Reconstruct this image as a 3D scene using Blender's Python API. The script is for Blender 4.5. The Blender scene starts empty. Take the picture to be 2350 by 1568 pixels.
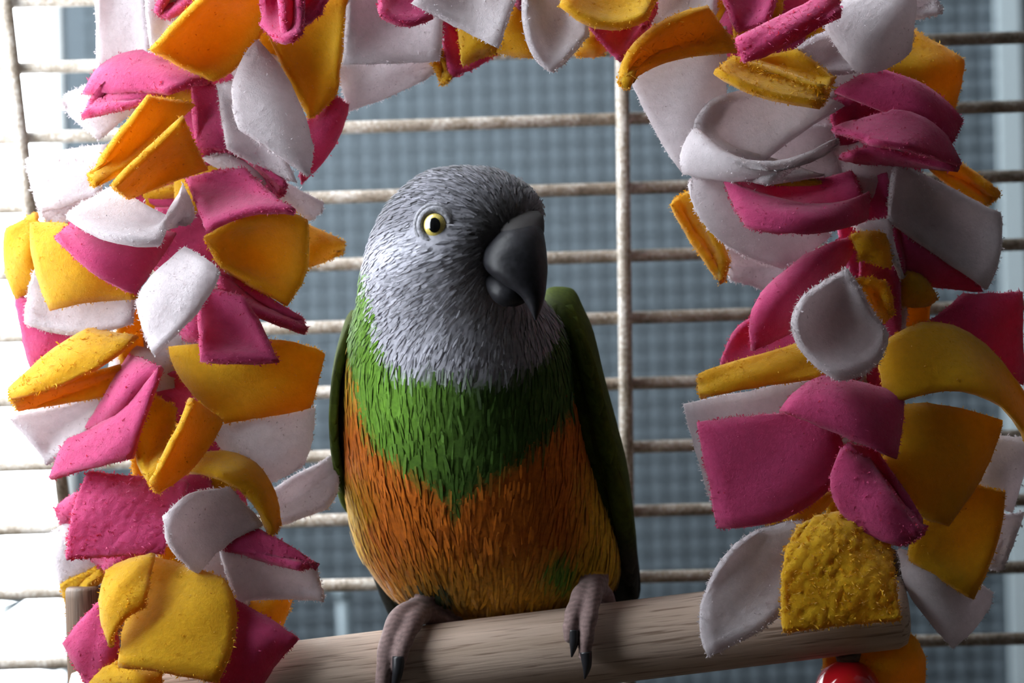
import bpy, bmesh, math, random
import numpy as np
from mathutils import Vector, Matrix
from mathutils.bvhtree import BVHTree

random.seed(7); RNG = np.random.default_rng(7)
sc = bpy.context.scene
COL = sc.collection

# ------------------------------------------------------------------ camera, world, light, exposure
S = 0.00012            # metres per photograph pixel at the swing's plane
D = 5000.0             # camera distance to that plane, in the same unit
ROLL = math.radians(1.75)
Rv = np.array([math.cos(ROLL), 0, -math.sin(ROLL)]); Uv = np.array([math.sin(ROLL), 0, math.cos(ROLL)])
cam = bpy.data.cameras.new('camera'); camo = bpy.data.objects.new('camera', cam); COL.objects.link(camo)
cam.sensor_fit = 'HORIZONTAL'; cam.sensor_width = 36; cam.lens = 36 * D / 2350
cam.clip_start = 0.01
camo.matrix_world = Matrix(((Rv[0], Uv[0], 0, 0), (0, 0, -1, -D * S), (Rv[2], Uv[2], 0, 0), (0, 0, 0, 1)))
cam.dof.use_dof = True; cam.dof.focus_distance = (D - 150) * S; cam.dof.aperture_fstop = 10.5
sc.camera = camo

world = bpy.data.worlds.new('World'); sc.world = world; world.use_nodes = True
bg = world.node_tree.nodes['Background']
bg.inputs['Color'].default_value = (0.90, 0.95, 1.0, 1); bg.inputs['Strength'].default_value = 9.5
sc.view_settings.view_transform = 'Standard'; sc.view_settings.look = 'None'
sc.view_settings.exposure = 0.6; sc.view_settings.gamma = 1; sc.view_settings.use_curve_mapping = False

sc.cycles.adaptive_threshold = 0.02; sc.cycles.max_bounces = 6; sc.cycles.diffuse_bounces = 4; sc.cycles.glossy_bounces = 2; sc.cycles.transmission_bounces = 4

YB = 0.54                                   # back wall plane
XW = -0.2305                                # right jamb of the back window
XL = -0.31                                  # left wall plane
ZT, ZS = 1.30, -0.45                        # window head and sill
def portal(name, loc, rot, sx, sz):
    l = bpy.data.lights.new(name, 'AREA'); l.shape = 'RECTANGLE'; l.size = sx; l.size_y = sz
    l.cycles.is_portal = True
    o = bpy.data.objects.new(name, l); o.location = loc; o.rotation_euler = rot; COL.objects.link(o)
portal('window_portal', ((XL + XW) / 2, YB + .03, (ZT + ZS) / 2), (-math.pi / 2, 0, 0), XW - XL, ZT - ZS)
ZS2 = -0.06                                  # sill of the side window
YA = -0.23                                  # near jamb of the side window
portal('side_window_portal', (XL - .03, (YA + .5) / 2, (ZT + ZS2) / 2), (0, -math.pi / 2, 0), ZT - ZS2, .5 - YA)

# ------------------------------------------------------------------ helpers
def P(x, y, d=0.0):
    k = (D + d) / D * S
    u = (x - 1175) * k; v = (784 - y) * k
    return (Rv[0] * u + Uv[0] * v, d * S, Rv[2] * u + Uv[2] * v)
def PA(a):
    a = np.asarray(a, float); k = (D + a[..., 2]) / D * S
    u = (a[..., 0] - 1175) * k; v = (784 - a[..., 1]) * k
    return np.stack([Rv[0] * u + Uv[0] * v, a[..., 2] * S, Rv[2] * u + Uv[2] * v], -1)
def back(w):
    w = np.asarray(w, float); d = w[..., 1] / S; k = (D + d) / D * S
    u = w[..., 0] * Rv[0] + w[..., 2] * Rv[2]; v = w[..., 0] * Uv[0] + w[..., 2] * Uv[2]
    return np.stack([u / k + 1175, 784 - v / k, d], -1)

def obj(name, verts, faces, m=None, parent=None, smooth=True):
    me = bpy.data.meshes.new(name); me.from_pydata([tuple(map(float, v)) for v in verts], [], [tuple(map(int, f)) for f in faces]); me.update()
    if smooth: me.polygons.foreach_set('use_smooth', [True] * len(me.polygons))
    if m: me.materials.append(m)
    o = bpy.data.objects.new(name, me); COL.objects.link(o)
    if parent: o.parent = parent
    return o
def tag(o, label=None, cat=None, group=None, kind=None):
    for k, v in (('label', label), ('category', cat), ('group', group), ('kind', kind)):
        if v: o[k] = v
    return o
def empty(name, loc=(0, 0, 0)):
    o = bpy.data.objects.new(name, None); o.empty_display_size = .02; COL.objects.link(o); o['_l'] = 0; del o['_l']
    return o
def box(name, lo, hi, m, parent=None, bevel=0.0):
    bm = bmesh.new(); bmesh.ops.create_cube(bm, size=1)
    for v in bm.verts:
        for i in range(3): v.co[i] = (lo[i] + hi[i]) / 2 + v.co[i] * (hi[i] - lo[i])
    if bevel: bmesh.ops.bevel(bm, geom=bm.edges[:], offset=bevel, segments=2, affect='EDGES', profile=.5)
    me = bpy.data.meshes.new(name); bm.to_mesh(me); bm.free(); me.materials.append(m)
    o = bpy.data.objects.new(name, me); COL.objects.link(o)
    if parent: o.parent = parent
    return o
def tube_geo(pts, rad, n=12, cap=True):
    pts = np.asarray(pts, float); rad = np.broadcast_to(np.asarray(rad, float), (len(pts),))
    T = np.gradient(pts, axis=0); T /= np.linalg.norm(T, axis=1)[:, None]
    a = np.array([0, 1, 0.0]) if abs(T[0][1]) < .8 else np.array([1, 0, 0.0])
    V = []; F = []
    N = np.cross(T[0], a); N /= np.linalg.norm(N)
    for i in range(len(pts)):
        N = N - T[i] * N.dot(T[i]); N /= np.linalg.norm(N); B = np.cross(T[i], N)
        for j in range(n):
            t = 2 * math.pi * j / n
            V.append(pts[i] + rad[i] * (math.cos(t) * N + math.sin(t) * B))
    for i in range(len(pts) - 1):
        for j in range(n):
            F.append((i * n + j, i * n + (j + 1) % n, (i + 1) * n + (j + 1) % n, (i + 1) * n + j))
    if cap:
        F.append(tuple(range(n - 1, -1, -1))); F.append(tuple((len(pts) - 1) * n + j for j in range(n)))
    return V, F
def spline(pts, n):
    pts = np.asarray(pts, float); m = len(pts); t = np.linspace(0, m - 1, n); out = []
    for q in t:
        i = min(int(q), m - 2); f = q - i
        p0 = pts[max(i - 1, 0)]; p1 = pts[i]; p2 = pts[i + 1]; p3 = pts[min(i + 2, m - 1)]
        out.append(.5 * (2 * p1 + (p2 - p0) * f + (2 * p0 - 5 * p1 + 4 * p2 - p3) * f * f + (3 * p1 - p0 - 3 * p2 + p3) * f ** 3))
    return np.array(out)
def tube(name, pts_px, rad, m, parent=None, n=12, sub=None):
    a = np.asarray([(p + (0,))[:3] for p in pts_px], float)
    r = np.broadcast_to(np.asarray(rad, float), (len(a),))
    if sub:
        q = spline(np.c_[a, r], sub); a, r = q[:, :3], q[:, 3]
    V, F = tube_geo(PA(a), r * S, n)
    return obj(name, V, F, m, parent)
def loft_geo(sl, n=48, rings=None, pw=1.0):
    """sl rows: y, x left, x right, depth centre, depth to the front, depth to the back (pixel units)"""
    sl = np.asarray(sl, float)
    if rings:
        yy = np.interp(np.linspace(0, 1, rings), np.linspace(0, 1, len(sl)), sl[:, 0]); q = spline(sl, rings)
    else: q = sl
    V = []; F = []
    for (y, xl, xr, dc, f, b) in q:
        xl, xr = min(xl, xr), max(xl, xr)
        for j in range(n):
            t = 2 * math.pi * j / n; c, s = math.cos(t), math.sin(t)
            c = math.copysign(abs(c) ** pw, c); s = math.copysign(abs(s) ** pw, s)
            V.append(((xl + xr) / 2 + (xr - xl) / 2 * c, y, dc + (f if s < 0 else b) * s))
    m = len(q)
    for i in range(m - 1):
        for j in range(n):
            F.append((i * n + j, i * n + (j + 1) % n, (i + 1) * n + (j + 1) % n, (i + 1) * n + j))
    F.append(tuple(range(n - 1, -1, -1))); F.append(tuple((m - 1) * n + j for j in range(n)))
    return np.array(V), F

# ------------------------------------------------------------------ materials
def mat(name):
    m = bpy.data.materials.new(name); m.use_nodes = True
    nt = m.node_tree; return m, nt, nt.nodes['Principled BSDF']
def node(nt, t, **kw):
    n = nt.nodes.new(t)
    for k, v in kw.items():
        if k in n.inputs.keys(): n.inputs[k].default_value = v
        else: setattr(n, k, v)
    return n
def ramp(nt, fac, stops):
    r = nt.nodes.new('ShaderNodeValToRGB'); e = r.color_ramp.elements
    while len(e) < len(stops): e.new(.5)
    for i, (p, c) in enumerate(stops): e[i].position = p; e[i].color = (*c, 1)
    nt.links.new(fac, r.inputs['Fac']); return r.outputs['Color']
def plain(name, col, rough=.6, noise=0.0, scale=40.0, bump=0.0, bscale=None, **kw):
    m, nt, b = mat(name); b.inputs['Base Color'].default_value = (*col, 1); b.inputs['Roughness'].default_value = rough
    for k, v in kw.items(): b.inputs[k.replace('_', ' ')].default_value = v
    tc = node(nt, 'ShaderNodeTexCoord')
    if noise:
        n = node(nt, 'ShaderNodeTexNoise', Scale=scale, Detail=5.0); nt.links.new(tc.outputs['Object'], n.inputs['Vector'])
        c = ramp(nt, n.outputs['Fac'], [(.3, tuple(x * (1 - noise) for x in col)), (.7, tuple(min(1, x * (1 + noise)) for x in col))])
        nt.links.new(c, b.inputs['Base Color'])
    if bump:
        n2 = node(nt, 'ShaderNodeTexNoise', Scale=bscale or scale, Detail=4.0); nt.links.new(tc.outputs['Object'], n2.inputs['Vector'])
        bp = node(nt, 'ShaderNodeBump', Strength=bump, Distance=.0005); nt.links.new(n2.outputs['Fac'], bp.inputs['Height'])
        nt.links.new(bp.outputs['Normal'], b.inputs['Normal'])
    return m
def felt_mat(name, col, trans_col, tr):
    m, nt, b = mat(name); out = nt.nodes['Material Output']
    tc = node(nt, 'ShaderNodeTexCoord')
    n = node(nt, 'ShaderNodeTexNoise', Scale=420.0, Detail=6.0, Roughness=.7); nt.links.new(tc.outputs['Object'], n.inputs['Vector'])
    c = ramp(nt, n.outputs['Fac'], [(.25, tuple(x * .80 for x in col)), (.75, tuple(min(1, x * 1.12) for x in col))])
    nt.links.new(c, b.inputs['Base Color']); b.inputs['Roughness'].default_value = .95
    b.inputs['Specular IOR Level'].default_value = .08
    b.inputs['Sheen Weight'].default_value = .5; b.inputs['Sheen Roughness'].default_value = .45
    n2 = node(nt, 'ShaderNodeTexNoise', Scale=900.0, Detail=6.0, Roughness=.75); nt.links.new(tc.outputs['Object'], n2.inputs['Vector'])
    bp = node(nt, 'ShaderNodeBump', Strength=.8, Distance=.0007); nt.links.new(n2.outputs['Fac'], bp.inputs['Height'])
    nt.links.new(bp.outputs['Normal'], b.inputs['Normal'])
    t = node(nt, 'ShaderNodeBsdfTranslucent', Color=(*trans_col, 1)); nt.links.new(bp.outputs['Normal'], t.inputs['Normal'])
    mx = node(nt, 'ShaderNodeMixShader'); mx.inputs[0].default_value = tr
    nt.links.new(b.outputs[0], mx.inputs[1]); nt.links.new(t.outputs[0], mx.inputs[2]); nt.links.new(mx.outputs[0], out.inputs['Surface'])
    return m
FELT = {'y': felt_mat('yellow_felt', (.84, .52, .013), (.90, .36, .005), .40),
        'p': felt_mat('pink_felt', (.70, .085, .26), (.78, .035, .08), .34),
        'w': felt_mat('white_felt', (.80, .75, .79), (.86, .74, .75), .40)}
FNAME = {'y': 'yellow felt square', 'p': 'pink felt square', 'w': 'white felt square'}

def wood_mat(name, light, dark):
    m, nt, b = mat(name); tc = node(nt, 'ShaderNodeTexCoord')
    mp = node(nt, 'ShaderNodeMapping'); mp.inputs['Scale'].default_value = (12, 300, 300); nt.links.new(tc.outputs['Object'], mp.inputs['Vector'])
    n = node(nt, 'ShaderNodeTexNoise', Scale=1.0, Detail=5.0, Roughness=.6); nt.links.new(mp.outputs[0], n.inputs['Vector'])
    c1 = ramp(nt, n.outputs['Fac'], [(.3, dark), (.62, light)])
    mp2 = node(nt, 'ShaderNodeMapping'); mp2.inputs['Scale'].default_value = (60, 1300, 1300); nt.links.new(tc.outputs['Object'], mp2.inputs['Vector'])
    n2 = node(nt, 'ShaderNodeTexNoise', Scale=1.0, Detail=2.0); nt.links.new(mp2.outputs[0], n2.inputs['Vector'])
    c2 = ramp(nt, n2.outputs['Fac'], [(.32, (.35, .28, .24)), (.45, (1, 1, 1))])
    mx = node(nt, 'ShaderNodeMix', data_type='RGBA', blend_type='MULTIPLY'); mx.inputs[0].default_value = .75
    nt.links.new(c1, mx.inputs[6]); nt.links.new(c2, mx.inputs[7]); nt.links.new(mx.outputs[2], b.inputs['Base Color'])
    b.inputs['Roughness'].default_value = .55
    bp = node(nt, 'ShaderNodeBump', Strength=.35, Distance=.0004); nt.links.new(n2.outputs['Fac'], bp.inputs['Height']); nt.links.new(bp.outputs['Normal'], b.inputs['Normal'])
    return m
M_WOOD = wood_mat('oak_dowel', (.66, .51, .41), (.47, .35, .265))
M_WOODD = wood_mat('dark_wood', (.15, .09, .055), (.08, .05, .03))

def wire_mat():
    m, nt, b = mat('hammered_cage_paint'); tc = node(nt, 'ShaderNodeTexCoord')
    n = node(nt, 'ShaderNodeTexNoise', Scale=900.0, Detail=4.0, Roughness=.7); nt.links.new(tc.outputs['Object'], n.inputs['Vector'])
    n3 = node(nt, 'ShaderNodeTexNoise', Scale=120.0, Detail=2.0); nt.links.new(tc.outputs['Object'], n3.inputs['Vector'])
    ad = node(nt, 'ShaderNodeMath', operation='MULTIPLY_ADD'); nt.links.new(n3.outputs['Fac'], ad.inputs[0]); ad.inputs[1].default_value = .5; nt.links.new(n.outputs['Fac'], ad.inputs[2])
    c = ramp(nt, ad.outputs[0], [(.55, (.10, .072, .046)), (.76, (.30, .25, .195)), (.95, (.58, .55, .52))])
    nt.links.new(c, b.inputs['Base Color']); b.inputs['Roughness'].default_value = .42
    bp = node(nt, 'ShaderNodeBump', Strength=.5, Distance=.0006); nt.links.new(n.outputs['Fac'], bp.inputs['Height']); nt.links.new(bp.outputs['Normal'], b.inputs['Normal'])
    return m
M_WIRE = wire_mat()
M_WALL = plain('blue_grey_wall', (.066, .087, .103), .75, noise=.10, scale=9)
M_MESH = plain('mesh_wire', (.074, .097, .113), .75)
M_ROOM = plain('room_plaster', (.16, .15, .14), .9, noise=.05, scale=6)
M_CEIL = plain('ceiling_plaster', (.34, .34, .34), .9)
M_FLOOR = plain('floor_boards', (.22, .16, .11), .5, noise=.2, scale=12)
M_FRAME = plain('white_window_paint', (.75, .78, .78), .45)
M_TRIM = plain('pale_grey_trim', (.26, .31, .33), .6)
M_POLE = plain('grey_pole', (.13, .17, .19), .5)
M_ROD = plain('pale_rod', (.14, .18, .20), .5)
M_RED = plain('red_bead_lacquer', (.60, .010, .018), .12, Coat_Weight=.6)
M_PIN = plain('steel_pin', (.30, .27, .24), .35, Metallic=.8)
M_BEAK = plain('beak_horn', (.013, .013, .016), .46, noise=.35, scale=500, bump=.5, bscale=260, Specular_IOR_Level=.18)
M_CERE = plain('cere_skin', (.018, .015, .015), .8, bump=.3, bscale=500)
M_CLAW = plain('claw_horn', (.022, .022, .026), .35)
M_EYE = plain('eyeball_dark', (.02, .018, .018), .25)
M_IRIS = plain('yellow_iris', (.70, .56, .14), .3, noise=.25, scale=3000, Coat_Weight=1.0)
M_PUPIL = plain('pupil', (.004, .004, .005), .06, Coat_Weight=1.0)
M_LID = plain('eye_ring_skin', (.24, .24, .27), .7, noise=.45, scale=1500, bump=.4, bscale=1800)
def glass_mat():
    m, nt, b = mat('window_glass'); out = nt.nodes['Material Output']
    t = node(nt, 'ShaderNodeBsdfTransparent'); g = node(nt, 'ShaderNodeBsdfGlossy', Roughness=.02)
    mx = node(nt, 'ShaderNodeMixShader'); mx.inputs[0].default_value = .05
    nt.links.new(t.outputs[0], mx.inputs[1]); nt.links.new(g.outputs[0], mx.inputs[2]); nt.links.new(mx.outputs[0], out.inputs['Surface']); return m
M_GLASS = glass_mat()
def plume_mat(name, rough=.7, sheen=.2):
    m, nt, b = mat(name); a = node(nt, 'ShaderNodeAttribute', attribute_name='Col')
    tc = node(nt, 'ShaderNodeTexCoord')
    n = node(nt, 'ShaderNodeTexNoise', Scale=700.0, Detail=4.0); nt.links.new(tc.outputs['Object'], n.inputs['Vector'])
    c = ramp(nt, n.outputs['Fac'], [(.3, (.78, .78, .78)), (.7, (1.12, 1.12, 1.12))])
    mx = node(nt, 'ShaderNodeMix', data_type='RGBA', blend_type='MULTIPLY'); mx.inputs[0].default_value = 1
    nt.links.new(a.outputs['Color'], mx.inputs[6]); nt.links.new(c, mx.inputs[7]); nt.links.new(mx.outputs[2], b.inputs['Base Color'])
    b.inputs['Roughness'].default_value = rough; b.inputs['Specular IOR Level'].default_value = .25
    b.inputs['Sheen Weight'].default_value = sheen; b.inputs['Sheen Roughness'].default_value = .4
    bp = node(nt, 'ShaderNodeBump', Strength=.25, Distance=.0004); nt.links.new(n.outputs['Fac'], bp.inputs['Height']); nt.links.new(bp.outputs['Normal'], b.inputs['Normal'])
    return m
M_PLUME = plume_mat('plumage')
M_BODY = plume_mat('parrot_skin_and_down', .75)
M_WING = plume_mat('wing_feathers', .8, 0.0); M_WING.node_tree.nodes['Principled BSDF'].inputs['Specular IOR Level'].default_value = .08

# ------------------------------------------------------------------ the room
XR, YF, ZC, ZF = 1.9, -2.2, 1.5, -1.05
def struct(o): o['kind'] = 'structure'; return o
wb = struct(empty('wall_back', ((XW + XR) / 2, YB, ZF)))
def child_box(name, lo, hi, m, parent, bevel=0.0):
    o = box(name, lo, hi, m, None, bevel); o.parent = parent; o.matrix_parent_inverse = Matrix.Translation(-Vector(parent.location)); return o
child_box('wall_panel', (XW, YB, ZF), (XR, YB + .06, ZC), M_WALL, wb)
child_box('wall_panel', (XL, YB, ZF), (XW, YB + .06, ZS), M_WALL, wb)
child_box('wall_panel', (XL, YB, ZT), (XW, YB + .06, ZC), M_WALL, wb)
wl = struct(empty('wall_left', (XL, -.7, ZF)))
child_box('wall_panel', (XL - .06, YF, ZF), (XL, YA, ZC), M_ROOM, wl)
child_box('wall_panel', (XL - .06, YA, ZF), (XL, YB + .06, ZS2), M_ROOM, wl)
child_box('wall_panel', (XL - .06, YA, ZT), (XL, YB + .06, ZC), M_ROOM, wl)
child_box('wall_panel', (XL - .06, .50, ZS2), (XL, YB + .06, ZT), M_ROOM, wl)
struct(box('wall_right', (XR, YF, ZF), (XR + .06, YB + .06, ZC), M_ROOM))
struct(box('wall_front', (XL - .06, YF - .06, ZF), (XR + .06, YF, ZC), M_ROOM))
struct(box('floor', (XL - .06, YF - .06, ZF - .06), (XR + .06, YB + .06, ZF), M_FLOOR))
struct(box('ceiling', (XL - .06, YF - .06, ZC), (XR + .06, YB + .06, ZC + .06), M_CEIL))
w1 = struct(empty('window_1', ((XL + XW) / 2, YB, ZS)))
child_box('window_frame', (XW - .010, YB - .004, ZS), (XW, YB + .05, ZT), M_FRAME, w1, .003)
child_box('window_frame', (XL, YB - .012, ZS), (XL + .03, YB + .05, ZT), M_FRAME, w1, .003)
child_box('window_frame', (XL, YB - .012, ZT - .03), (XW, YB + .05, ZT), M_FRAME, w1, .003)
child_box('window_sill', (XL, YB - .03, ZS - .005), (XW, YB + .06, ZS + .02), M_FRAME, w1, .003)
child_box('pane', (XL + .03, YB + .03, ZS + .02), (XW - .010, YB + .034, ZT - .03), M_GLASS, w1)
w2 = struct(empty('window_2', (XL, .05, ZS2)))
child_box('window_frame', (XL - .05, YA, ZS2), (XL + .01, YA + .03, ZT), M_FRAME, w2, .003)
child_box('window_frame', (XL - .05, .47, ZS2), (XL + .01, .50, ZT), M_FRAME, w2, .003)
child_box('window_frame', (XL - .05, YA, ZT - .03), (XL + .01, .50, ZT), M_FRAME, w2, .003)
child_box('window_sill', (XL - .06, YA, ZS2 - .005), (XL + .03, .50, ZS2 + .02), M_FRAME, w2, .003)
child_box('pane', (XL - .034, YA + .03, ZS2 + .02), (XL - .03, .47, ZT - .03), M_GLASS, w2)
# pale upright board on the right of the back wall
dB = YB / S
def seg_board(name, x0, x1, d, w_px, depth_px, m):
    p = [P(x0[0], x0[1], d), P(x1[0], x1[1], d)]
    a, b = Vector(p[0]), Vector(p[1]); t = (b - a).normalized(); s = t.cross(Vector((0, 1, 0))).normalized() * (w_px * S * (D + d) / D / 2); q = Vector((0, depth_px * S, 0))
    V = []
    for c in (a, b):
        for (i, j) in ((-1, -1), (1, -1), (1, 0), (-1, 0)): V.append(c + s * i + q * j)
    return obj(name, V, [(0, 1, 5, 4), (1, 2, 6, 5), (2, 3, 7, 6), (3, 0, 4, 7), (3, 2, 1, 0), (4, 5, 6, 7)], m, smooth=False)
t1 = struct(seg_board('trim_1', (2300, -300), (2352, 1900), dB, 52, 60, M_TRIM))

# mesh screen in front of the back wall: each wire its own part
scr = tag(empty('mesh_screen', P(1230, 1700, dB - 8)), 'fine grey wire mesh screen standing in front of the blue-grey back wall', 'screen')
def wire_obj(name, a, b, rpx, d, parent, m, n=6, sub=2):
    pa, pb = np.array(P(*a, d)), np.array(P(*b, d)); k = (D + d) / D
    V, F = tube_geo(np.linspace(pa, pb, sub), rpx * S * k, n)
    loc = np.array(parent.location); o = obj(name, np.array(V) - loc, F, m, parent); return o
pit = 43
for i in range(49):
    x = 196 + pit * i; wire_obj('mesh_wire', (x, -150), (x + 50, 1700), 2.6, dB - 8, scr, M_MESH)
for i in range(42):
    y = -60 + pit * i; wire_obj('mesh_wire', (185, y + 32), (2290, y - 32), 2.6, dB - 12, scr, M_MESH)

# pale rods of a folding rack seen low behind the cage
rk = tag(empty('folding_rack', P(60, 1700, 3000)), 'pale folding rack of thin crossed rods beside the bright window', 'rack')
for a, b in (((-120, 1505), (125, 1328)), ((-80, 1430), (60, 1370)), ((-120, 1620), (190, 1520)), ((20, 1700), (180, 1540)), ((-100, 1452), (10, 1440)), ((-60, 1460), (-20, 1760)), ((150, 1420), (190, 1760))):
    wire_obj('rod', a, b, 7, 3000, rk, M_ROD, 8)
pl = tag(empty('upright_pole', P(796, 1760, 3600)), 'pale upright pole standing low behind the cage bars beside the parrot', 'pole')
wire_obj('pole', (785, 1350), (805, 1760), 14, 3600, pl, M_POLE, 12)
wire_obj('pole_collar', (784, 1345), (786, 1375), 18, 3600, pl, M_POLE, 12)

# ------------------------------------------------------------------ the cage
DC = 700
cage = tag(empty('bird_cage', P(1175, 1900, DC)), 'wire bird cage of speckled beige horizontal bars behind the parrot', 'cage')
rows = [(-155, -225), (6, -65), (158, 86), (318, 244), (477, 404), (630, 561), (774, 702), (922, 855), (1070, 1000), (1216, 1148), (1364, 1302), (1525, 1466), (1675, 1616), (1825, 1766)]
for (a, b) in rows:
    s = (b - a) / 2350
    wire_obj('bar', (-500, a - 500 * s), (2850, b + 500 * s), 14.5, DC, cage, M_WIRE, 14, 3)
wire_obj('upright_bar', (1422, -400), (1448, 1950), 16, DC - 26, cage, M_WIRE, 14, 3)
wire_obj('upright_bar', (-22, -300), (158, 1260), 16, DC - 26, cage, M_WIRE, 14, 3)
wire_obj('upright_bar', (-420, -400), (-394, 1950), 16, DC - 26, cage, M_WIRE, 14, 3)
wire_obj('upright_bar', (2790, -400), (2816, 1950), 16, DC - 26, cage, M_WIRE, 14, 3)

# ------------------------------------------------------------------ the swing
swing = tag(empty('bird_swing', P(1120, 1600, 0)), 'arched bird swing covered in pink, yellow and white felt with wooden perch', 'swing')
SL = np.array(swing.location)
def sobj(name, V, F, m, label=None):
    o = obj(name, np.asarray(V) - SL, F, m, swing)
    if label: o['label'] = label
    return o
# perch: a dowel built along its own x axis so that the grain runs along it
def dowel(name, a, b, r_px, m, parent, label=None, ch=10, n=40):
    pa, pb = Vector(P(*a)), Vector(P(*b)); L = (pb - pa).length; r = r_px * S; c = ch * S
    prof = [(0, 0), (0, r - c), (c * .3, r - c * .3), (c, r)] + [(L * i / 12, r) for i in range(1, 12)] + [(L - c, r), (L - c * .3, r - c * .3), (L, r - c), (L, 0)]
    V = []; F = []
    for (x, q) in prof:
        for j in range(n):
            t = 2 * math.pi * j / n; V.append((x, q * math.cos(t), q * math.sin(t)))
    for i in range(len(prof) - 1):
        for j in range(n): F.append((i * n + j, i * n + (j + 1) % n, (i + 1) * n + (j + 1) % n, (i + 1) * n + j))
    o = obj(name, V, F, m, parent)
    x = (pb - pa).normalized(); y = Vector((0, 1, 0)); z = x.cross(y).normalized(); y = z.cross(x)
    o.matrix_local = Matrix(((x.x, y.x, z.x, pa.x - SL[0]), (x.y, y.y, z.y, pa.y - SL[1]), (x.z, y.z, z.z, pa.z - SL[2]), (0, 0, 0, 1)))
    if label: o['label'] = label
    return o
def perch_y(x): return 1541 - .1215 * (x - 870)
dowel('perch', (170, perch_y(170), 0), (2076, perch_y(2076), 0), 92, M_WOOD, swing, 'pale oak dowel perch', 26)
dowel('end_block', (196, 1345, 25), (205, 1660, 15), 46, M_WOODD, swing, 'dark wooden end block')
dowel('end_block', (2032, 1262, 0), (2040, 1478, 0), 44, M_WOODD, swing, 'dark wooden end block', 22)
# red bead on its pin below the perch's right end
def lathe(name, cx, cy, d, prof, m, n=32, label=None):
    V = []; F = []; k = S
    c = np.array(P(cx, cy, d))
    for (h, r) in prof:
        for j in range(n):
            t = 2 * math.pi * j / n; V.append(c + np.array((r * k * math.cos(t), r * k * math.sin(t), h * k)))
    for i in range(len(prof) - 1):
        for j in range(n): F.append((i * n + j, i * n + (j + 1) % n, (i + 1) * n + (j + 1) % n, (i + 1) * n + j))
    return sobj(name, V, F, m, label)
lathe('pin', 1946, 1560, 0, [(-110, 9), (90, 9), (90, 0)], M_PIN)
lathe('bead', 1946, 1590, 0, [(-76 * math.cos(t), max(10, 77 * math.sin(t))) for t in np.linspace(.1, math.pi - .1, 22)], M_RED, label='glossy red bead')
lathe('pin_washer', 1946, 1508, 0, [(-9, 8), (-9, 26), (6, 30), (12, 22), (14, 8)], M_WOODD)
ring = [(215, 1500, 0), (330, 1400, 0), (430, 1300, 0), (405, 1130, 0), (372, 840, 0), (402, 560, 0), (480, 300, 0), (600, 50, 0), (800, -70, 0), (1175, -120, 0), (1500, -70, 0), (1750, 40, 0), (1905, 180, 0), (1975, 420, 0), (1990, 620, 0), (1965, 850, 0), (1955, 1030, 0), (1965, 1200, 0), (2035, 1300, 0)]
q = spline(ring, 140); q[:, 2] += 70; V, F = tube_geo(PA(q), 16 * S, 10); sobj('arch_rope', V, F, plain('arch_cord', (.35, .22, .18), .9, bump=.4, bscale=900))

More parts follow.
